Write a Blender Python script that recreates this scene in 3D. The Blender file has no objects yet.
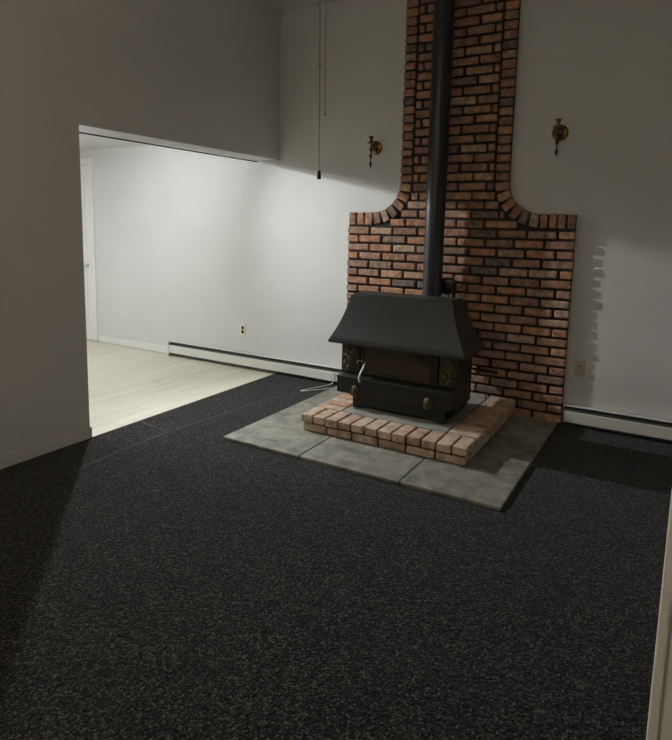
import bpy, bmesh, math, random
from mathutils import Vector, Matrix, Euler
random.seed(7)
S = bpy.context.scene
C = bpy.context.collection

# ------------------------------------------------------------------ camera
f_px, py, yaw, pit, rol = 590.048, 304.745, 0.525435, -0.135359, 0.021319
cam_d = bpy.data.cameras.new('camera')
cam = bpy.data.objects.new('camera', cam_d); C.objects.link(cam)
F = Vector((-math.sin(yaw)*math.cos(pit), math.cos(yaw)*math.cos(pit), math.sin(pit)))
R = Vector((math.cos(yaw), math.sin(yaw), 0)); U = R.cross(F)
R2 = math.cos(rol)*R + math.sin(rol)*U
U2 = -math.sin(rol)*R + math.cos(rol)*U
M4 = Matrix.Identity(4)
for i in range(3):
    M4[i][0] = R2[i]; M4[i][1] = U2[i]; M4[i][2] = -F[i]; M4[i][3] = (3.23993, -4.49714, 1.42)[i]
cam.matrix_world = M4
cam_d.sensor_fit = 'HORIZONTAL'; cam_d.sensor_width = 36
cam_d.lens = f_px/672*36
cam_d.shift_y = (py-370)/672
cam_d.clip_start = 0.02
S.camera = cam

# ------------------------------------------------------------------ world, exposure
w = bpy.data.worlds.new('night'); S.world = w; w.use_nodes = True
w.node_tree.nodes['Background'].inputs[0].default_value = (0.02, 0.025, 0.035, 1)
w.node_tree.nodes['Background'].inputs[1].default_value = 0.2
S.view_settings.view_transform = 'Standard'; S.view_settings.look = 'None'
S.view_settings.exposure = 0.0; S.view_settings.gamma = 1
LAMP_L = 600.0     # radiance of the globe lamp in the adjoining room
PANEL_L = 22     # radiance of the unseen panel added to even out the adjoining room
SPOT_W = 350.0     # unseen spotlight with no fixture, added to push light through the wide opening
FILL_L = 560.0    # radiance of the uplighter added behind the camera as ambient fill

# ------------------------------------------------------------------ materials
def mat(name, col, rough=0.6, metal=0.0, noise=0.0, nscale=20, bump=0.0, bscale=60, col2=None, coat=0, spec=0.5, detail=4):
    m = bpy.data.materials.new(name); m.use_nodes = True
    nt = m.node_tree; b = nt.nodes['Principled BSDF']
    b.inputs['Base Color'].default_value = (*col, 1)
    b.inputs['Roughness'].default_value = rough; b.inputs['Metallic'].default_value = metal
    b.inputs['Specular IOR Level'].default_value = spec
    tc = nt.nodes.new('ShaderNodeTexCoord')
    if noise or col2:
        n = nt.nodes.new('ShaderNodeTexNoise'); n.inputs['Scale'].default_value = nscale; n.inputs['Detail'].default_value = detail
        nt.links.new(tc.outputs['Object'], n.inputs['Vector'])
        r = nt.nodes.new('ShaderNodeValToRGB')
        c2 = col2 or tuple(c*(1-noise) for c in col)
        r.color_ramp.elements[0].position = 0.35; r.color_ramp.elements[0].color = (*c2, 1)
        r.color_ramp.elements[1].position = 0.65; r.color_ramp.elements[1].color = (*col, 1)
        nt.links.new(n.outputs['Fac'], r.inputs['Fac']); nt.links.new(r.outputs['Color'], b.inputs['Base Color'])
    if bump:
        n2 = nt.nodes.new('ShaderNodeTexNoise'); n2.inputs['Scale'].default_value = bscale; n2.inputs['Detail'].default_value = 6
        nt.links.new(tc.outputs['Object'], n2.inputs['Vector'])
        bp = nt.nodes.new('ShaderNodeBump'); bp.inputs['Strength'].default_value = bump; bp.inputs['Distance'].default_value = 0.01
        nt.links.new(n2.outputs['Fac'], bp.inputs['Height']); nt.links.new(bp.outputs['Normal'], b.inputs['Normal'])
    return m

M = {}
M['wall'] = mat('wall paint', (0.62, 0.615, 0.595), 0.8, noise=0.04, nscale=2.5, bump=0.12, bscale=35)
M['ceiling'] = mat('ceiling paint', (0.64, 0.635, 0.62), 0.9, bump=0.2, bscale=80)
M['trim'] = mat('white trim paint', (0.72, 0.71, 0.67), 0.5)
M['heater'] = mat('heater enamel', (0.66, 0.65, 0.60), 0.45)
M['dark'] = mat('dark gap', (0.012, 0.012, 0.012), 0.7)
M['mortar'] = mat('dark mortar', (0.028, 0.022, 0.018), 0.95, bump=0.6, bscale=120)
M['iron'] = mat('black iron', (0.012, 0.012, 0.013), 0.5, noise=0.3, nscale=30, bump=0.1, bscale=200)
M['hood'] = mat('satin charcoal enamel', (0.021, 0.025, 0.0235), 0.42, noise=0.25, nscale=6)
M['pipe'] = mat('black stovepipe steel', (0.045, 0.045, 0.050), 0.34, metal=0.6)
M['bronze'] = mat('bronze panel', (0.10, 0.075, 0.04), 0.45, metal=0.5, col2=(0.03, 0.022, 0.014), nscale=45)
M['glass'] = mat('sooty stove glass', (0.085, 0.064, 0.038), 0.25, col2=(0.045, 0.038, 0.025), nscale=7)
M['brass'] = mat('aged brass', (0.36, 0.23, 0.085), 0.28, metal=1.0, col2=(0.06, 0.035, 0.015), nscale=38)
M['steel'] = mat('bright steel', (0.75, 0.73, 0.68), 0.3, metal=0.9)
M['ivory'] = mat('ivory plastic', (0.72, 0.70, 0.58), 0.4)
M['beige'] = mat('beige plastic', (0.50, 0.46, 0.37), 0.45)
M['cord'] = mat('white cord', (0.75, 0.74, 0.70), 0.5)
M['chain'] = mat('pull chain metal', (0.16, 0.14, 0.11), 0.5, metal=0.5)
M['slab'] = mat('hearth slab', (0.30, 0.29, 0.24), 0.7, noise=0.3, nscale=8, bump=0.3, bscale=30)
M['wood'] = mat('fan blade wood', (0.10, 0.05, 0.025), 0.5, noise=0.4)

def brick_mat(name, cols, dirt=0.5, rough=0.85):
    m = bpy.data.materials.new(name); m.use_nodes = True
    nt = m.node_tree; b = nt.nodes['Principled BSDF']; b.inputs['Roughness'].default_value = rough
    b.inputs['Specular IOR Level'].default_value = 0.3
    g = nt.nodes.new('ShaderNodeNewGeometry'); tc = nt.nodes.new('ShaderNodeTexCoord')
    r = nt.nodes.new('ShaderNodeValToRGB'); r.color_ramp.interpolation = 'CONSTANT'
    els = r.color_ramp.elements
    while len(els) < len(cols): els.new(0.5)
    for i, c in enumerate(cols):
        els[i].position = i/len(cols); els[i].color = (*c, 1)
    nt.links.new(g.outputs['Random Per Island'], r.inputs['Fac'])
    n = nt.nodes.new('ShaderNodeTexNoise'); n.inputs['Scale'].default_value = 19; n.inputs['Detail'].default_value = 6; n.inputs['Roughness'].default_value = 0.65
    nt.links.new(tc.outputs['Object'], n.inputs['Vector'])
    r2 = nt.nodes.new('ShaderNodeValToRGB')
    r2.color_ramp.elements[0].position = 0.34; r2.color_ramp.elements[0].color = (1-dirt, 1-dirt*1.05, 1-dirt*1.1, 1)
    r2.color_ramp.elements[1].position = 0.66; r2.color_ramp.elements[1].color = (1.3, 1.3, 1.28, 1)
    nt.links.new(n.outputs['Fac'], r2.inputs['Fac'])
    mx = nt.nodes.new('ShaderNodeMix'); mx.data_type = 'RGBA'; mx.blend_type = 'MULTIPLY'; mx.inputs['Factor'].default_value = 1
    nt.links.new(r.outputs['Color'], mx.inputs['A']); nt.links.new(r2.outputs['Color'], mx.inputs['B'])
    nt.links.new(mx.outputs['Result'], b.inputs['Base Color'])
    n2 = nt.nodes.new('ShaderNodeTexNoise'); n2.inputs['Scale'].default_value = 90; n2.inputs['Detail'].default_value = 8
    nt.links.new(tc.outputs['Object'], n2.inputs['Vector'])
    bp = nt.nodes.new('ShaderNodeBump'); bp.inputs['Strength'].default_value = 0.6; bp.inputs['Distance'].default_value = 0.006
    nt.links.new(n2.outputs['Fac'], bp.inputs['Height']); nt.links.new(bp.outputs['Normal'], b.inputs['Normal'])
    return m
WALLC = [(0.36,0.195,0.125),(0.42,0.24,0.155),(0.33,0.185,0.13),(0.38,0.235,0.165),(0.42,0.215,0.13),(0.29,0.19,0.14),
         (0.46,0.28,0.185),(0.35,0.205,0.145),(0.39,0.21,0.145),(0.19,0.145,0.12),(0.45,0.25,0.145),(0.33,0.215,0.15),(0.44,0.31,0.215),(0.30,0.165,0.12)]
M['brick'] = brick_mat('rustic brick', WALLC)
M['hbrick'] = brick_mat('hearth brick', [(0.44,0.31,0.21),(0.48,0.34,0.24),(0.40,0.28,0.20),(0.46,0.35,0.26),(0.44,0.28,0.185),(0.50,0.38,0.28)], 0.35)

def carpet_mat():
    m = bpy.data.materials.new('charcoal loop carpet'); m.use_nodes = True
    nt = m.node_tree; b = nt.nodes['Principled BSDF']; b.inputs['Roughness'].default_value = 1.0
    b.inputs['Specular IOR Level'].default_value = 0.05
    b.inputs['Sheen Weight'].default_value = 0.10; b.inputs['Sheen Roughness'].default_value = 0.45
    b.inputs['Sheen Tint'].default_value = (.9,.88,.85,1)
    N = nt.nodes.new; L = nt.links.new
    tc = N('ShaderNodeTexCoord')
    v = N('ShaderNodeTexVoronoi'); v.inputs['Scale'].default_value = 135; v.inputs['Randomness'].default_value = 0.6
    L(tc.outputs['Object'], v.inputs['Vector'])
    r = N('ShaderNodeValToRGB'); e = r.color_ramp.elements
    e[0].position = 0.0; e[0].color = (0.012, 0.012, 0.013, 1)
    e[1].position = 1.0; e[1].color = (0.13, 0.127, 0.122, 1)
    q = e.new(0.45); q.color = (0.026, 0.026, 0.027, 1)
    q = e.new(0.8); q.color = (0.066, 0.065, 0.063, 1)
    sx = N('ShaderNodeSeparateColor'); L(v.outputs['Color'], sx.inputs[0]); L(sx.outputs[0], r.inputs['Fac'])
    # gaps between loops
    r3 = N('ShaderNodeValToRGB'); r3.color_ramp.elements[0].position = 0.25; r3.color_ramp.elements[0].color = (1,1,1,1)
    r3.color_ramp.elements[1].position = 0.75; r3.color_ramp.elements[1].color = (0.25,0.25,0.25,1)
    L(v.outputs['Distance'], r3.inputs['Fac'])
    mx = N('ShaderNodeMix'); mx.data_type = 'RGBA'; mx.blend_type = 'MULTIPLY'; mx.inputs['Factor'].default_value = 1
    L(r.outputs['Color'], mx.inputs['A']); L(r3.outputs['Color'], mx.inputs['B'])
    L(mx.outputs['Result'], b.inputs['Base Color'])
    inv = N('ShaderNodeMath'); inv.operation = 'SUBTRACT'; inv.inputs[0].default_value = 1; L(v.outputs['Distance'], inv.inputs[1])
    bp = N('ShaderNodeBump'); bp.inputs['Strength'].default_value = 0.9; bp.inputs['Distance'].default_value = 0.006
    L(inv.outputs[0], bp.inputs['Height']); L(bp.outputs['Normal'], b.inputs['Normal'])
    return m
M['carpet'] = carpet_mat()

def plank_mat():
    m = bpy.data.materials.new('pale whitewashed planks'); m.use_nodes = True
    nt = m.node_tree; b = nt.nodes['Principled BSDF']; b.inputs['Roughness'].default_value = 0.45
    N = nt.nodes.new; L = nt.links.new
    tc = N('ShaderNodeTexCoord'); mp = N('ShaderNodeMapping'); mp.inputs['Rotation'].default_value = (0, 0, math.pi/2)
    L(tc.outputs['Object'], mp.inputs['Vector'])
    br = N('ShaderNodeTexBrick'); br.inputs['Scale'].default_value = 1; br.inputs['Brick Width'].default_value = 0.9
    br.inputs['Row Height'].default_value = 0.15; br.inputs['Mortar Size'].default_value = 0.0035; br.offset = 0.37
    br.inputs['Color1'].default_value = (0.62,0.585,0.485,1); br.inputs['Color2'].default_value = (0.57,0.54,0.445,1)
    br.inputs['Mortar'].default_value = (0.46,0.43,0.35,1)
    L(mp.outputs['Vector'], br.inputs['Vector'])
    mp2 = N('ShaderNodeMapping'); mp2.inputs['Scale'].default_value = (26, 1.6, 1); L(tc.outputs['Object'], mp2.inputs['Vector'])
    n = N('ShaderNodeTexNoise'); n.inputs['Scale'].default_value = 1; n.inputs['Detail'].default_value = 5; L(mp2.outputs['Vector'], n.inputs['Vector'])
    r = N('ShaderNodeValToRGB'); r.color_ramp.elements[0].position = 0.3; r.color_ramp.elements[0].color = (0.88,0.87,0.85,1)
    r.color_ramp.elements[1].position = 0.7; r.color_ramp.elements[1].color = (1.05,1.05,1.05,1)
    L(n.outputs['Fac'], r.inputs['Fac'])
    mx = N('ShaderNodeMix'); mx.data_type = 'RGBA'; mx.blend_type = 'MULTIPLY'; mx.inputs['Factor'].default_value = 1
    L(br.outputs['Color'], mx.inputs['A']); L(r.outputs['Color'], mx.inputs['B']); L(mx.outputs['Result'], b.inputs['Base Color'])
    return m
M['plank'] = plank_mat()

def slate_mat():
    m = mat('grey green slate', (0.185, 0.185, 0.155), 0.6, bump=0.5, bscale=22)
    nt = m.node_tree; b = nt.nodes['Principled BSDF']; N = nt.nodes.new; L = nt.links.new
    tc = N('ShaderNodeTexCoord'); n = N('ShaderNodeTexNoise'); n.inputs['Scale'].default_value = 9; n.inputs['Detail'].default_value = 10; n.inputs['Roughness'].default_value = 0.7
    L(tc.outputs['Object'], n.inputs['Vector'])
    r = N('ShaderNodeValToRGB'); e = r.color_ramp.elements
    e[0].position = 0.36; e[0].color = (0.13, 0.13, 0.105, 1); e[1].position = 0.64; e[1].color = (0.30, 0.29, 0.235, 1)
    L(n.outputs['Fac'], r.inputs['Fac'])
    g = N('ShaderNodeNewGeometry'); mr = N('ShaderNodeMapRange'); mr.inputs['To Min'].default_value = 0.82; mr.inputs['To Max'].default_value = 1.12
    L(g.outputs['Random Per Island'], mr.inputs['Value'])
    mx = N('ShaderNodeMix'); mx.data_type = 'RGBA'; mx.blend_type = 'MULTIPLY'; mx.inputs['Factor'].default_value = 1
    L(r.outputs['Color'], mx.inputs['A']); L(mr.outputs['Result'], mx.inputs['B']); L(mx.outputs['Result'], b.inputs['Base Color'])
    return m
M['slate'] = slate_mat()

def emis(name, col, strength):
    m = bpy.data.materials.new(name); m.use_nodes = True
    b = m.node_tree.nodes['Principled BSDF']; b.inputs['Base Color'].default_value = (0.8,0.8,0.8,1)
    b.inputs['Emission Color'].default_value = (*col, 1); b.inputs['Emission Strength'].default_value = strength
    return m

# ------------------------------------------------------------------ helpers
def bx(bm, x0, x1, y0, y1, z0, z1, bev=0, seg=2, rot=None, piv=None, jit=0):
    vs = [bm.verts.new((x, y, z)) for x in (x0, x1) for y in (y0, y1) for z in (z0, z1)]
    if jit:
        for v in vs: v.co += Vector([random.uniform(-jit, jit) for _ in range(3)])
    fs = [(0,1,3,2),(4,6,7,5),(0,4,5,1),(2,3,7,6),(0,2,6,4),(1,5,7,3)]
    F_ = [bm.faces.new([vs[i] for i in q]) for q in fs]
    geo = vs
    if bev:
        es = list({e for f in F_ for e in f.edges})
        r = bmesh.ops.bevel(bm, geom=es, offset=bev, segments=seg, affect='EDGES', profile=0.6)
        geo = list({v for f in r['faces'] for v in f.verts})
    if rot is not None:
        bmesh.ops.rotate(bm, verts=geo, cent=piv, matrix=rot)
    return geo
def tube(bm, pts, r, n=10, cap=True, rads=None):
    pts = [Vector(p) for p in pts]; rings = []
    up = Vector((0, 0, 1))
    for i, p in enumerate(pts):
        a = pts[max(i-1, 0)]; b = pts[min(i+1, len(pts)-1)]; t = (b-a).normalized()
        s = t.cross(up if abs(t.dot(up)) < 0.9 else Vector((1, 0, 0))).normalized()
        if rings and s.dot(last) < 0: s = -s
        last = s; q = t.cross(s)
        rr = rads[i] if rads else r
        rings.append([bm.verts.new(p + rr*(math.cos(2*math.pi*k/n)*s + math.sin(2*math.pi*k/n)*q)) for k in range(n)])
    for a, b in zip(rings, rings[1:]):
        for k in range(n): bm.faces.new((a[k], a[(k+1)%n], b[(k+1)%n], b[k]))
    if cap:
        bm.faces.new(rings[0][::-1]); bm.faces.new(rings[-1])
def lathe(bm, prof, org, axis=(0,0,1), n=24):
    axis = Vector(axis).normalized(); q = Vector((0,0,1)).rotation_difference(axis)
    rings = []
    for r, h in prof:
        rings.append([bm.verts.new(Vector(org) + q @ Vector((max(r,1e-4)*math.cos(2*math.pi*k/n), max(r,1e-4)*math.sin(2*math.pi*k/n), h))) for k in range(n)])
    for a, b in zip(rings, rings[1:]):
        for k in range(n): bm.faces.new((a[k], a[(k+1)%n], b[(k+1)%n], b[k]))
    bm.faces.new(rings[0][::-1]); bm.faces.new(rings[-1])
def ball(bm, c, r, s=(1,1,1), n=12):
    bmesh.ops.create_uvsphere(bm, u_segments=n, v_segments=n//2+2, radius=r, matrix=Matrix.Translation(c) @ Matrix.Diagonal((*s, 1)))
def prism(bm, outline, y0, y1):
    a = [bm.verts.new((x, y0, z)) for x, z in outline]; b = [bm.verts.new((x, y1, z)) for x, z in outline]
    bm.faces.new(a); bm.faces.new(b[::-1])
    for i in range(len(a)):
        j = (i+1) % len(a); bm.faces.new((a[j], a[i], b[i], b[j]))
def smooth_path(pts, k=6):
    pts = [Vector(p) for p in pts]; out = []
    P = [pts[0]]+pts+[pts[-1]]
    for i in range(1, len(P)-2):
        for j in range(k):
            t = j/k; a, b, c, d = P[i-1], P[i], P[i+1], P[i+2]
            out.append(0.5*((2*b)+(c-a)*t+(2*a-5*b+4*c-d)*t*t+(3*b-3*c+d-a)*t**3))
    out.append(pts[-1]); return out
def obj(name, bm, m, parent=None, smooth=False, angle=None, loc=None):
    bmesh.ops.recalc_face_normals(bm, faces=bm.faces)
    me = bpy.data.meshes.new(name); bm.to_mesh(me); bm.free()
    me.materials.append(M[m] if isinstance(m, str) else m)
    if smooth:
        me.polygons.foreach_set('use_smooth', [True]*len(me.polygons))
        me.set_sharp_from_angle(angle=math.radians(angle or 40))
    o = bpy.data.objects.new(name, me); C.objects.link(o)
    if parent:
        o.parent = parent; o.matrix_parent_inverse = Matrix.Translation(parent_world(parent)).inverted()
    return o
def parent_world(o):
    v = Vector(o.location)
    if o.parent: v = v  # parts have their origin at the world origin; only roots are moved
    return v
def thing(name, label, cat, loc=(0,0,0), group=None):
    o = bpy.data.objects.new(name, None); C.objects.link(o); o.location = loc
    o['label'] = label; o['category'] = cat; o.empty_display_size = 0.1
    if group: o['group'] = group
    return o
def part(name, bm, m, parent, **k):
    """a mesh modelled in the parent's own frame"""
    o = obj(name, bm, m, **k); o.parent = parent; return o
def tag(o, label, cat, group=None):
    o['label'] = label; o['category'] = cat
    if group: o['group'] = group
    return o
def struct(name, bm, m, parent=None, **k):
    o = obj(name, bm, m, **k)
    if parent: o.parent = parent
    else: o['kind'] = 'structure'
    return o
NB = bmesh.new

# ------------------------------------------------------------------ room shell
XR, YF, H, HC, AC, WT = 4.2, -6.0, 1.99, 3.27, 2.2, .23     # right wall, front wall, header height, ceilings
bm = NB(); bx(bm, -3.72, XR+.12, 0, .12, -.1, HC+.1); struct('wall_back', bm, 'wall')
bm = NB()
bx(bm, -WT, 0, YF, -2.085, -.0, HC)
bx(bm, -WT, 0, -2.085, 0, H, HC)
struct('wall_left', bm, 'wall')
bm = NB(); bx(bm, XR, XR+.12, YF, 0, -.1, HC); struct('wall_right', bm, 'wall')
bm = NB(); bx(bm, -3.72, XR+.12, YF-.12, YF, -.1, HC+.1); struct('wall_front', bm, 'wall')
bm = NB(); bx(bm, -3.72, -3.6, YF, 0, -.1, AC); struct('wall_far_left', bm, 'wall')
bm = NB(); bx(bm, -3.6, -WT, -3.72, -3.6, -.1, AC); struct('wall_hallway', bm, 'wall')
bm = NB(); bx(bm, 0, XR, YF, 0, HC, HC+.1); struct('ceiling', bm, 'ceiling')
bm = NB(); bx(bm, -3.6, -WT, YF, 0, AC, AC+.1); struct('ceiling_adjoining_room', bm, 'ceiling')
bm = NB(); bx(bm, 0, XR, YF, 0, -.1, 0); struct('floor', bm, 'carpet')
bm = NB(); bx(bm, -3.6, 0, YF, 0, -.1, -.004); struct('floor_adjoining_room', bm, 'plank')
def seam(pts):
    bm = NB(); tube(bm, smooth_path(pts, 8), .008, 6)
    for v in bm.verts: v.co.z *= .35
    return bm
fl = bpy.data.objects['floor']
for pts in ([(.13,-2.62,0),(.27,-2.60,0),(.375,-2.55,0),(.35,-2.28,0),(.338,-1.8,0),(.40,-1.2,0),(.44,-.80,0),(.54,-.43,0)], [(.012,-1.68,0),(.19,-1.71,0),(.345,-1.735,0)]):
    sm = obj('carpet_seam', seam(pts), mat('carpet seam', (0.075,0.073,0.07), 1.0, spec=0.05, bump=.5, bscale=200), smooth=True); sm.parent = fl
# short wing wall with a cased edge beside the camera
bm = NB(); bx(bm, 3.285, XR, -3.54, -3.42, 0, HC); struct('wall_wing', bm, 'wall')
bm = NB(); bx(bm, 3.262, 3.285, -3.555, -3.405, 0, 2.1, .002)
struct('trim_1', bm, 'trim')
bm = NB(); bx(bm, 3.258, 3.272, -3.566, -3.540, 0, 2.12, .004); bx(bm, 3.276, 3.35, -3.560, -3.540, 0, 2.12, .003)
struct('trim_2', bm, 'trim')
# low mouldings
bm = NB(); bx(bm, 0, .010, YF, -2.085, 0, .075, .004); bx(bm, -WT, 0.010, -2.085, -2.075, 0, .075, .004)
struct('baseboard_left', bm, 'wall')
bm = NB(); bx(bm, -2.575, -1.40, -.014, 0, 0, .075, .004); struct('baseboard_back', bm, 'trim')

# curtain rod under the header
rod = thing('curtain_rod', 'thin black rod running under the white header of the wide opening', 'rod', (-.215, -1.03, 1.978))
bm = NB(); tube(bm, [(0, -1.02, 0), (0, .985, 0)], .0055, 10); part('rod', bm, 'dark', rod, smooth=True)
for yy in (-.95, 0.0, .93):
    bm = NB(); tube(bm, [(0, yy, 0), (0, yy, .0118)], .003, 8); part('bracket', bm, 'dark', rod)

# adjoining room door
dr = bpy.data.objects.new('door_1', None); C.objects.link(dr); dr['kind'] = 'structure'; dr.location = (-3.03, 0, 0)
def dpart(n, bm, m, **k): return part(n, bm, m, dr, **k)
bm = NB()
bx(bm, .385, .445, -.02, 0, 0, 2.10, .004); bx(bm, -.445, -.385, -.02, 0, 0, 2.10, .004); bx(bm, -.385, .385, -.02, 0, 2.035, 2.10, .004)
dpart('casing', bm, 'trim')
bm = NB(); bx(bm, -.378, .378, -.012, 0, .008, 2.03)
for (a, b_, c, d) in ((-.30, -.04, .2, .9), (.04, .30, .2, .9), (-.30, -.04, 1.02, 1.9), (.04, .30, 1.02, 1.9)):
    bx(bm, a, b_, -.018, -.011, c, d, .004)
leaf = dpart('door_leaf', bm, 'trim')
bm = NB(); lathe(bm, [(.025,0),(.025,.006),(.01,.01),(.01,.03),(.024,.04),(.027,.052),(.02,.062),(0,.065)], (.315, -.012, .89), (0,-1,0), 16)
dpart('door_knob', bm, 'steel', smooth=True)

# lamp in the adjoining room (just out of sight above the header)
lamp = thing('ceiling_light', 'small round white globe lamp on the adjoining room ceiling, hidden above the header', 'lamp', (-1.18, -1.0, AC))
bm = NB(); lathe(bm, [(.05,-.005),(.055,-.004),(.055,-.0005)], (0,0,0), n=32); part('lamp_base', bm, 'trim', lamp, smooth=True)
bm = NB(); ball(bm, (-.03,0,-.026), .036, (1,1,.55), n=24); part('globe', bm, emis('lit lamp globe', (0.93, 0.98, 1.0), LAMP_L), lamp, smooth=True)
sd = bpy.data.lights.new('fill_spot', 'SPOT'); sd.energy = SPOT_W; sd.color = (0.95, 0.98, 1.0); sd.shadow_soft_size = .022  # extra light next to the globe, added to strengthen its throw into the living room
sd.spot_size = math.radians(118); sd.spot_blend = 1.0
so = bpy.data.objects.new('fill_spot', sd); C.objects.link(so); so.location = (-1.14, -1.0, 2.168)
so.rotation_euler = Vector((.92, -.17, -.36)).to_track_quat('-Z', 'Y').to_euler()
pl = thing('fill_panel_light', 'added fill light panel on the adjoining room ceiling, out of view', 'lamp', (-2.1, -2.2, AC))  # soft source put in to spread light more evenly over the back wall
bm = NB(); bx(bm, -.62, .62, -.32, .32, -.03, -.001, .004); part('panel_frame', bm, 'trim', pl)
bm = NB(); bx(bm, -.58, .58, -.28, .28, -.034, -.0305); part('diffuser', bm, emis('lit diffuser', (0.93, 0.97, 1.0), PANEL_L), pl)

# ------------------------------------------------------------------ brick surround
A0, A1, CX = .763, 2.588, 1.672
CL, CR = 1.235, 2.105            # chimney outer edges
CM = .0705; J = .0175            # course and joint
LB, LT = 1.422, 1.527            # border row
RR = .235                        # cove radius
BW = .098                        # border width
ZC = LT+RR
def xl_out(z): return CL if z >= ZC else CL-RR+math.sqrt(max(0, RR**2-(ZC-z)**2))
def border_in(z, side):
    """inner edge of the curved border"""
    R_ = RR+BW+J
    if z >= ZC: d = R_
    else: d = math.sqrt(max(0, R_**2-(ZC-z)**2))
    return (CL-RR+d) if side < 0 else (CR+RR-d)
sur = thing('brick_surround', 'tall red-brown brick stove surround with stepped shoulders and dark mortar, on white wall', 'brick wall', (CX, 0, 0))
def spart(n, bm, m, **k):
    o = obj(n, bm, m, **k); o.parent = sur; o.matrix_parent_inverse = Matrix.Translation((CX,0,0)).inverted(); return o
# mortar backing following the outline
prof = [(0, A0+.004, A1-.004), (LT-.004, A0+.004, A1-.004)]
for i in range(0, 13):
    t = math.pi/2*i/12; prof.append((ZC-RR*math.cos(t)-.003, CL-RR+RR*math.sin(t)+.004, CR+RR-RR*math.sin(t)-.004))
prof.append((HC, CL+.004, CR-.004))
bm = NB(); lv = [[bm.verts.new((a, -.036, z)), bm.verts.new((b_, -.036, z)), bm.verts.new((b_, -.0005, z)), bm.verts.new((a, -.0005, z))] for z, a, b_ in prof]
for p_, q_ in zip(lv, lv[1:]):
    for k in range(4): bm.faces.new((p_[k], p_[(k+1)%4], q_[(k+1)%4], q_[k]))
bm.faces.new(lv[0]); bm.faces.new(lv[-1])
spart('mortar', bm, 'mortar')
def brick(bm, x0, x1, z0, z1, ang=0, piv=None):
    d = random.uniform(-.004, .004)
    dx = [random.uniform(-.003, .003) for _ in range(4)]
    rot = Matrix.Rotation(ang + random.uniform(-.012, .012), 3, 'Y')
    pv = piv or Vector(((x0+x1)/2, 0, (z0+z1)/2))
    bx(bm, x0+dx[0], x1+dx[1], -.053+d, -.025, z0+dx[2]*.6, z1+dx[3]*.6, random.uniform(.009, .013), 3, rot, pv, jit=.0016)
bm = NB()
rows = int(HC/CM)
for k in range(rows+1):
    z0 = k*CM+J*.5; z1 = min(z0+CM-J, HC-.002)
    if z1-z0 < .02: break
    if z1 < LB: xa, xb = A0, A1
    else:
        zz = z1 if z0 < ZC else z0
        xa, xb = border_in(zz-.02, -1), border_in(zz-.02, 1)
    x = xa; w0 = .198 if k % 2 else .098
    if k == 19: w0 = .198
    if z1 >= LB:   # keep bond aligned with the rows below
        mod = .198+J; x0g = A0 + (0 if k % 2 else -.1-J*.5)
        n0 = math.floor((xa-x0g)/mod); w0 = x0g+(n0+1)*mod-J-xa
        if w0 < .035: w0 += mod
    while x < xb-.02:
        x1 = x+w0
        if xb-x1 < .04: x1 = xb
        x1 = min(x1, xb)
        brick(bm, x, x1, z0, z1)
        x = x1+J; w0 = .198+random.uniform(-.006, .006)
spart('field_bricks', bm, 'brick')
# border: rowlocks on the shoulders, fan round the coves, stacks up both sides
for side in (-1, 1):
    bm = NB()
    e0, e1 = (A0, CL-RR) if side < 0 else (CR+RR, A1)
    n = max(1, round((e1-e0)/.070)); wd = (e1-e0)/n
    for i in range(n): brick(bm, e0+i*wd+J*.35, e0+(i+1)*wd-J*.35, LB, LT)
    cx = CL-RR if side < 0 else CR+RR
    nf = 6
    for i in range(nf):
        th = (i+.5)/nf*math.pi/2
        # radial brick: starts pointing down, turned about the cove centre
        rm = Matrix.Rotation((-th if side < 0 else th), 3, 'Y')
        d = random.uniform(-.003, .003)
        bx(bm, cx-.029, cx+.029, -.053+d, -.025, ZC-RR-BW, ZC-RR+.002, .009, 3, rm, Vector((cx, 0, ZC)), jit=.002)
    z = ZC+.006
    while z < HC-.03:
        x0, x1 = (CL, CL+BW) if side < 0 else (CR-BW, CR)
        brick(bm, x0, x1, z, min(z+.066-J*.7, HC-.002)); z += .0665
    spart('border_bricks', bm, 'brick')

# ------------------------------------------------------------------ slate pad
SX0, SX1, SY = .742, 2.566, -1.635
bm = NB()
tiles = []
for a, b_ in ((SX0, 1.337), (1.343, 2.0), (2.006, SX1)): tiles.append((a, b_, SY, -1.215))
for a, b_ in ((-1.209, -.62), (-.614, -.070)):
    tiles.append((SX0, 1.337, a, b_)); tiles.append((1.343, 2.0, a, b_)); tiles.append((2.006, SX1, a, b_))
for a, b_, c, d in tiles: bx(bm, a, b_, c, d, .0, .022, .003, 1)
pad = obj('slate_hearth_pad', bm, 'slate'); tag(pad, 'flat grey-green slate tile pad on the carpet under the brick hearth', 'hearth pad')

# ------------------------------------------------------------------ raised brick hearth
HX0, HX1, HY, ZP = 1.09, 2.262, -1.245, .0235
hr = thing('brick_hearth', 'low raised brick hearth of two courses carrying the black stove', 'hearth', ((HX0+HX1)/2, -.65, ZP))
def hpart(n, bm, m, **k):
    o = obj(n, bm, m, **k); o.parent = hr; o.matrix_parent_inverse = Matrix.Translation(hr.location).inverted(); return o
def hb(bm, x0, x1, y0, y1, z0, z1):
    bx(bm, x0, x1, y0, y1, z0+random.uniform(-.001,.001), z1+random.uniform(-.0015,.0015), .008, 3, Matrix.Rotation(random.uniform(-.012,.012),3,'Z'), Vector(((x0+x1)/2,(y0+y1)/2,0)), jit=.0015)
z0, z1, z2, z3 = ZP+.001, ZP+.048, ZP+.060, ZP+.112
bm = NB()
n = 6; wd = (HX1-HX0-.02)/n
for i in range(n): hb(bm, HX0+.01+i*wd+.006, HX0+.01+(i+1)*wd-.006, HY+.012, HY+.10, z0, z1)
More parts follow.
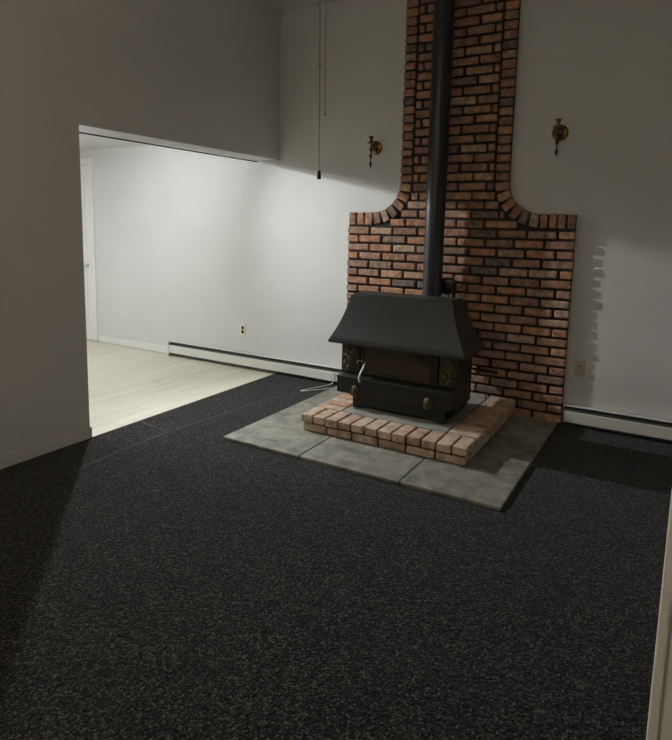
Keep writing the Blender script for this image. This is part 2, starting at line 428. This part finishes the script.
for s in (0, 1):
    n2 = 5; L0 = -.078-(HY+.115); wd2 = L0/n2
    for i in range(n2):
        xa, xb = (HX0+.012, HX0+.10) if s == 0 else (HX1-.10, HX1-.012)
        hb(bm, xa, xb, HY+.115+i*wd2+.005, HY+.115+(i+1)*wd2-.005, z0, z1)
hpart('lower_course', bm, 'hbrick')
bm = NB(); n = 12; wd = (HX1-HX0)/n
for i in range(n): hb(bm, HX0+i*wd+.006, HX0+(i+1)*wd-.006, HY+random.uniform(-.004,.004), HY+.198, z2, z3)
for s in (0, 1):
    n2 = 10; y_s = HY+.208; wd2 = (-.075-y_s)/n2
    for i in range(n2):
        xa, xb = (HX0, HX0+.196) if s == 0 else (HX1-.196, HX1)
        hb(bm, xa, xb, y_s+i*wd2+.008, y_s+(i+1)*wd2-.008, z2, z3)
hpart('upper_course', bm, 'hbrick')
bm = NB(); bx(bm, HX0+.022, HX1-.022, HY+.022, -.07, z0, z3-.012); hpart('mortar', bm, 'mortar')
bm = NB(); bx(bm, HX0+.205, HX1-.205, HY+.207, -.078, z3-.02, z3-.001, .003); hpart('hearth_slab', bm, 'slab')
HZ = z3

# ------------------------------------------------------------------ wood stove
SXC = 1.628; SZ = HZ
st = thing('wood_stove', 'black cast iron wood stove with flared charcoal hood, standing on the brick hearth', 'stove', (SXC, -.70, SZ))
def wpart(n, bm, m, parent=None, **k):
    o = obj(n, bm, m, **k); o.parent = parent or st
    if not parent: o.matrix_parent_inverse = Matrix.Translation(st.location).inverted()
    return o
# firebox
bx0, bx1, by0, by1 = 1.195, 2.052, -.875, -.50
bm = NB(); bx(bm, bx0+.012, bx1-.012, by0+.03, by1, .215, .615, .004)
prism_pts = [(bx0+.012,.216),(bx1-.012,.216),(bx1-.05,.150),(bx0+.11,.150)]
prism(bm, prism_pts, by0+.06, by1-.02)
wpart('firebox', bm, 'iron')
# hood: curved flare between the top rectangle and the eave rectangle
bm = NB(); rings = []
NP = 9
for i in range(NP+1):
    t = i/NP                                  # 0 top .. 1 eave
    z = .942-(.942-.607)*t
    s = .62*t+.38*t**2.4 if t > 0 else 0
    xh = .368+(.500-.368)*s; yf = -.862+(-.955+.862)*s; yb = -.63+(-.515+.63)*s
    rings.append([bm.verts.new((SXC+a*xh, b_, z)) for a, b_ in ((-1, yf), (1, yf), (1, yb), (-1, yb))])
ins = [bm.verts.new(v.co*1.0+Vector((0,0,-.016))) for v in rings[-1]]
for a, b_ in zip(rings, rings[1:]):
    for k in range(4): bm.faces.new((a[k], a[(k+1)%4], b_[(k+1)%4], b_[k]))
for k in range(4): bm.faces.new((rings[-1][k], rings[-1][(k+1)%4], ins[(k+1)%4], ins[k]))
bm.faces.new(rings[0]); bm.faces.new(ins[::-1])
ed = [e for e in bm.edges if all(v in rings[0] for v in e.verts)]
bmesh.ops.bevel(bm, geom=ed, offset=.012, segments=3, affect='EDGES')
wpart('hood', bm, 'hood', smooth=True, angle=35)
# front: side panels with relief, dark posts, glazed door, mantel shelf, apron
for s in (-1, 1):
    xa, xb = (bx0, bx0+.105) if s < 0 else (bx1-.118, bx1)
    bm = NB(); bx(bm, xa, xb, by0+.004, by0+.04, .372, .612, .003)
    pn = wpart('side_panel', bm, 'bronze')
    bm = NB(); c = (xa+xb)/2
    bx(bm, xa+.010, xb-.010, by0, by0+.006, .385, .39, .001); bx(bm, xa+.010, xb-.010, by0, by0+.006, .597, .602, .001)
    stem = smooth_path([(c-.005, by0, .395), (c+.012, by0, .44), (c-.012, by0, .50), (c+.008, by0, .56), (c, by0, .59)])
    tube(bm, stem, .003, 6)
    for j in range(9):
        a = j/9; px = c+math.sin(j*2.3)*.026; pz = .405+a*.17
        ball(bm, (px, by0+.001, pz), .012, (1.0, .35, .65 if j % 2 else 1.3), 10)
    rl = obj('leaf_relief', bm, mat('bronze relief', (0.22,0.17,0.10), .4, metal=.6, col2=(0.07,0.05,0.03), nscale=50), smooth=True)
    rl.parent = pn
    xa2, xb2 = (bx0+.112, bx0+.150) if s < 0 else (bx1-.165, bx1-.125)
    bm = NB(); bx(bm, xa2, xb2, by0-.004, by0+.04, .372, .612, .004); wpart('door_post', bm, 'iron')
dx0, dx1 = bx0+.155, bx1-.170
bm = NB()
for q in ((dx0, dx1, .372, .398), (dx0, dx1, .585, .61), (dx0, dx0+.018, .398, .585), (dx1-.018, dx1, .398, .585)):
    bx(bm, q[0], q[1], by0+.002, by0+.035, q[2], q[3], .003)
mid = (dx0+dx1)/2
door = wpart('fire_door', bm, 'bronze')
bm = NB(); bx(bm, dx0+.014, dx1-.014, by0+.016, by0+.026, .392, .59); o = obj('door_glass', bm, 'glass'); o.parent = door
# shelf
bm = NB(); bx(bm, 1.202, 2.060, -.957, -.85, .348, .362, .003); wpart('shelf_ledge', bm, 'hood')
bm = NB(); bx(bm, 1.205, 2.054, -.950, -.86, .240, .349, .003); wpart('ash_apron', bm, 'iron')
bm = NB(); bx(bm, 1.31, 1.995, -.905, -.86, .152, .243, .004); wpart('ash_drawer', bm, 'iron')
for x in (1.355, 1.895):
    bm = NB(); lathe(bm, [(.030,0),(.032,.006),(.026,.012),(.020,.015),(.010,.022),(0,.024)], (x, -.950, .268), (0,-1,0), 20)
    for v in bm.verts: v.co.z = .268+(v.co.z-.268)*1.35
    wpart('draft_knob', bm, 'bronze', smooth=True)
for x, y in ((1.335, -.885), (1.955, -.885), (1.335, -.56), (1.955, -.56)):
    bm = NB(); lathe(bm, [(.036,0.0008),(.038,.010),(.026,.03),(.03,.07),(.048,.11)], (x, y, SZ), n=12)
    for v in bm.verts: v.co.y = y+(v.co.y-y)*.8
    wpart('leg', bm, 'iron', smooth=True, angle=50)
# coiled door handle and loop
bm = NB()
hp = smooth_path([(1.405, -.885, .470), (1.418, -.930, .472), (1.415, -.960, .44), (1.398, -.968, .40), (1.392, -.972, .365), (1.402, -.975, .345)])
tube(bm, hp, .007, 10, rads=[.003+.003*min(1, i/8) for i in range(len(hp))])
for i in range(8, len(hp)-1):
    ball(bm, hp[i], .0075, n=8)
hd = wpart('door_handle', bm, 'steel', smooth=True)
bm = NB(); tube(bm, smooth_path([(1.345,-.88,.44),(1.342,-.91,.465),(1.365,-.915,.478),(1.395,-.90,.470)]), .0025, 8); wpart('latch', bm, 'steel', smooth=True)
# side damper rod on the right
bm = NB(); tube(bm, [(2.035,-.56,.452),(2.12,-.56,.447)], .008, 10); tube(bm, [(2.12,-.56,.447),(2.225,-.56,.445)], .013, 12); ball(bm,(2.225,-.56,.445),.014)
wpart('damper_rod', bm, 'iron', smooth=True)
bm = NB(); tube(bm, smooth_path([(2.045,-.5,.42),(2.09,-.44,.40),(2.115,-.40,.32),(2.115,-.38,.20),(2.12,-.37,HZ+.004)]), .003, 6); wpart('blower_cord', bm, mat('brown cord',(0.09,0.04,0.02),.6), smooth=True)

# stovepipe behind the stove
PX, PY, PR = 1.602, -.195, .075
sp = thing('stovepipe', 'tall black round stovepipe rising in front of the brick wall behind the stove', 'stovepipe', (PX, PY, .70))
def ppart(n, bm, m, **k):
    o = obj(n, bm, m, **k); o.parent = sp; o.matrix_parent_inverse = Matrix.Translation(sp.location).inverted(); return o
bm = NB()
tube(bm, [(PX, PY, .86), (PX, PY, HC-.001)], PR, 40)
ppart('pipe', bm, 'pipe', smooth=True)
for z in (1.66, 2.88):
    bm = NB(); tube(bm, [(PX,PY,z),(PX,PY,z+.02)], PR+.0015, 40); ppart('joint_band', bm, 'pipe', smooth=True)
bm = NB(); arc = [(PX, PY, .861)]+[(PX, PY-.10+.10*math.cos(math.pi/2*i/6), .66-.10*math.sin(math.pi/2*i/6)) for i in range(7)]+[(PX,-.499,.56)]
tube(bm, arc, PR-.001, 32); ppart('elbow', bm, 'pipe', smooth=True, angle=60)
bm = NB(); lathe(bm, [(PR+.05,-.012),(PR+.05,0),(PR,0)], (PX,PY,HC-.001), n=40); ppart('ceiling_collar', bm, 'pipe', smooth=True)
bm = NB(); lathe(bm, [(.060,0),(.060,.060),(.067,.062),(.067,.074),(.060,.080),(.030,.084),(0,.084)], (PX+.092, -.0595, .965), (0,-1,0), 32)
tee = ppart('round_damper_box', bm, 'pipe', smooth=True)
bm = NB(); tube(bm, [(PX+.122,-.134,.930),(PX+.126,-.150,.912),(PX+.126,-.150,.890)], .004, 8); ball(bm, (PX+.126, -.150, .885), .009)
wn = obj('damper_weight', bm, 'brass', smooth=True); wn.parent = tee
# ------------------------------------------------------------------ baseboard heaters
def heater(x0, x1, label, caps, seams):
    h = thing('baseboard_heater', label, 'heater', ((x0+x1)/2, 0, 0), None)
    def q(n, bm, m, **k):
        o = obj(n, bm, m, **k); o.parent = h; o.matrix_parent_inverse = Matrix.Translation(h.location).inverted(); return o
    bm = NB(); bx(bm, x0, x1, -.008, -.0005, .004, .152, .001); bx(bm, x0, x1, -.052, -.001, .146, .152, .001)
    q('back_plate', bm, 'heater')
    bm = NB(); bx(bm, x0+.005, x1-.005, -.058, -.010, .02, .136); q('fin_core', bm, 'dark')
    bm = NB(); bx(bm, x0+.01, x1-.01, -.068, -.060, .032, .112, .002)
    bx(bm, x0+.01, x1-.01, -.066, -.056, .108, .114, .002)
    q('front_cover', bm, 'heater')
    bm = NB(); bx(bm, x0+.01, x1-.01, -.060, -.052, .122, .1245, .0005); q('louver', bm, 'slab')
    for c in caps:
        bm = NB(); bx(bm, c-.012, c+.012, -.072, -.001, .001, .154, .004); q('end_cap', bm, 'heater')
    for c in seams:
        bm = NB(); bx(bm, c-.02, c+.02, -.0705, -.058, .030, .112, .002); q('joint_cover', bm, 'heater')
heater(-1.396, .752, 'long white baseboard heater running from the opening to behind the stove', [-1.384], [.62])
heater(2.60, 4.19, 'beige baseboard heater right of the brick surround below the beige outlet', [4.17], [])

# ------------------------------------------------------------------ outlets
def outlet(x, z, label, m, dark):
    t = thing('wall_outlet', label, 'outlet', (x, 0, z))
    bm = NB(); bx(bm, -.036, .036, -.006, -.0005, -.058, .058, .003); part('cover_plate', bm, m, t)
    for dz in (-.021, .021):
        bm = NB(); lathe(bm, [(.0165,0),(.0165,.003),(.015,.004)], (0,-.005,dz), (0,-1,0), 20); o = part('socket', bm, dark, t, smooth=True)
        bm = NB(); bx(bm, -.008,-.005,-.0095,-.0088,dz-.004,dz+.006); bx(bm,.005,.008,-.0095,-.0088,dz-.004,dz+.006); s_ = obj('slot', bm, 'dark'); s_.parent = o
outlet(-.421, .372, 'ivory wall outlet with two dark sockets on bright wall above the heater', 'ivory', 'dark')
outlet(2.682, .425, 'beige wall outlet right of the brick surround above the heater', 'beige', 'beige')

# ------------------------------------------------------------------ brass sconces
def sconce(x, z, label, lean):
    t = thing('wall_sconce', label, 'wall lamp', (x, 0, z), 'brass sconces either side of the chimney')
    bm = NB(); lathe(bm, [(.056,.0005),(.056,.006),(.048,.012),(.036,.013),(.030,.020),(.014,.026),(0,.028)], (0,0,0), (0,-1,0), 28)
    part('backplate', bm, 'brass', t, smooth=True)
    bm = NB(); tube(bm, smooth_path([(0,-.02,0),(0,-.05,-.022),(0,-.08,-.020),(0,-.095,.004),(0,-.095,.03)]), .005, 10)
    ball(bm, (0,-.095,-.008), .011)
    part('arm', bm, 'brass', t, smooth=True)
    bm = NB(); lathe(bm, [(.006,0),(.032,.006),(.034,.012),(.012,.014),(.010,.018)], (0,-.095,.022), n=20); part('drip_pan', bm, 'brass', t, smooth=True)
    bm = NB(); lathe(bm, [(.012,0),(.013,.02),(.017,.03),(.021,.045),(.015,.044),(.010,.03)], (0,-.095,.036), n=18); part('candle_cup', bm, 'brass', t, smooth=True)
    bm = NB(); lathe(bm, [(r_, h_*1.45) for r_, h_ in ((.008,0),(.013,-.008),(.005,-.018),(.004,-.030),(.012,-.038),(.012,-.046),(.004,-.054),(.004,-.070),(.009,-.078),(.012,-.088),(.007,-.098),(.001,-.108))], (0,-.095,-.016), n=14)
    part('drop_finial', bm, mat('dark brass',(0.05,0.032,0.018),.35,metal=.9), t, smooth=True)
sconce(.985, 2.055, 'small brass candle wall sconce left of the chimney near the hanging chains', -1)
sconce(2.432, 2.092, 'small brass candle wall sconce right of the chimney on bare wall', 1)

# ------------------------------------------------------------------ ceiling fan, only its chains reach into view
FX, FY = 1.62, -1.86
fan = thing('ceiling_fan', 'ceiling fan above the room, seen only as two thin hanging pull chains left of chimney', 'ceiling fan', (FX, FY, HC))
def fpart(n, bm, m, parent=None, **k):
    o = obj(n, bm, m, **k)
    if parent: o.parent = parent
    else: o.parent = fan; o.matrix_parent_inverse = Matrix.Translation(fan.location).inverted()
    return o
bm = NB(); lathe(bm, [(.07,-.001),(.07,-.05),(.02,-.06),(.015,-.06),(.015,-.24),(.03,-.25)], (FX,FY,HC), n=28); fpart('downrod', bm, 'brass', smooth=True)
bm = NB(); lathe(bm, [(.05,.12),(.12,.10),(.14,.04),(.12,-.0),(.05,-.02),(.05,-.07),(.03,-.09)], (FX,FY,2.92), n=32); fpart('motor_housing', bm, 'brass', smooth=True)
for i in range(5):
    a = i*2*math.pi/5+.3
    bm = NB(); bx(bm, .13, .60, -.06, .06, 2.955, 2.963, .003)
    bmesh.ops.rotate(bm, verts=bm.verts, cent=(0,0,0), matrix=Matrix.Rotation(a,3,'Z')); bmesh.ops.translate(bm, verts=bm.verts, vec=(FX,FY,0)); fpart('blade', bm, 'wood')
bm = NB(); tube(bm, [(1.538,-1.80,2.86),(1.549,-1.80,2.23),(1.5555,-1.80,1.69)], .0017, 6)
tube(bm, [(1.585,-1.835,2.865),(1.538,-1.80,2.86)], .0017, 6)
ball(bm, (1.549,-1.80,2.228), .006)
pc = fpart('pull_chain', bm, 'chain')
bm = NB(); lathe(bm, [(.003,.028),(.008,.022),(.010,.0),(.011,-.014),(.008,-.018)], (1.556,-1.80,1.672), n=12); fpart('chain_fob', bm, 'dark', pc, smooth=True)
bm = NB(); tube(bm, [(1.590,-1.83,2.86),(1.580,-1.80,2.55),(1.586,-1.80,1.985)], .0017, 6); ball(bm,(1.586,-1.80,1.983),.005); fpart('pull_chain', bm, 'chain')

# ------------------------------------------------------------------ loose white cord on the carpet
bm = NB()
cp = smooth_path([(.66,-.076,.11),(.665,-.080,.03),(.64,-.10,.006),(.60,-.22,.005),(.55,-.36,.005),(.535,-.40,.005),(.56,-.395,.005),(.64,-.30,.005),(.70,-.215,.005),(.735,-.17,.006)])
tube(bm, cp, .004, 8)
tag(obj('power_cord', bm, 'cord', smooth=True), 'thin white cord lying on the dark carpet beside the heater left of the stove', 'cord')

# unseen uplighter added behind the camera to lift the living room's ambient light
hl = thing('fill_uplighter', 'unseen uplighter added behind the camera for ambient fill', 'lamp', (1.9, -5.4, 0))
bm = NB(); lathe(bm, [(.14,.0008),(.14,.02),(.02,.035)], (0,0,0), n=28); part('base', bm, 'iron', hl, smooth=True)
bm = NB(); tube(bm, [(0,0,.03),(0,0,1.72)], .012, 12); part('pole', bm, 'iron', hl, smooth=True)
bm = NB(); lathe(bm, [(.02,1.70),(.08,1.72),(.15,1.78),(.17,1.84),(.165,1.84),(.14,1.785),(.02,1.73)], (0,0,0), n=32); part('bowl', bm, 'iron', hl, smooth=True)
bm = NB(); lathe(bm, [(.10,1.79),(.10,1.795)], (0,0,0), n=28); part('lamp_disc', bm, emis('lit disc',(1,.85,.64),FILL_L), hl)
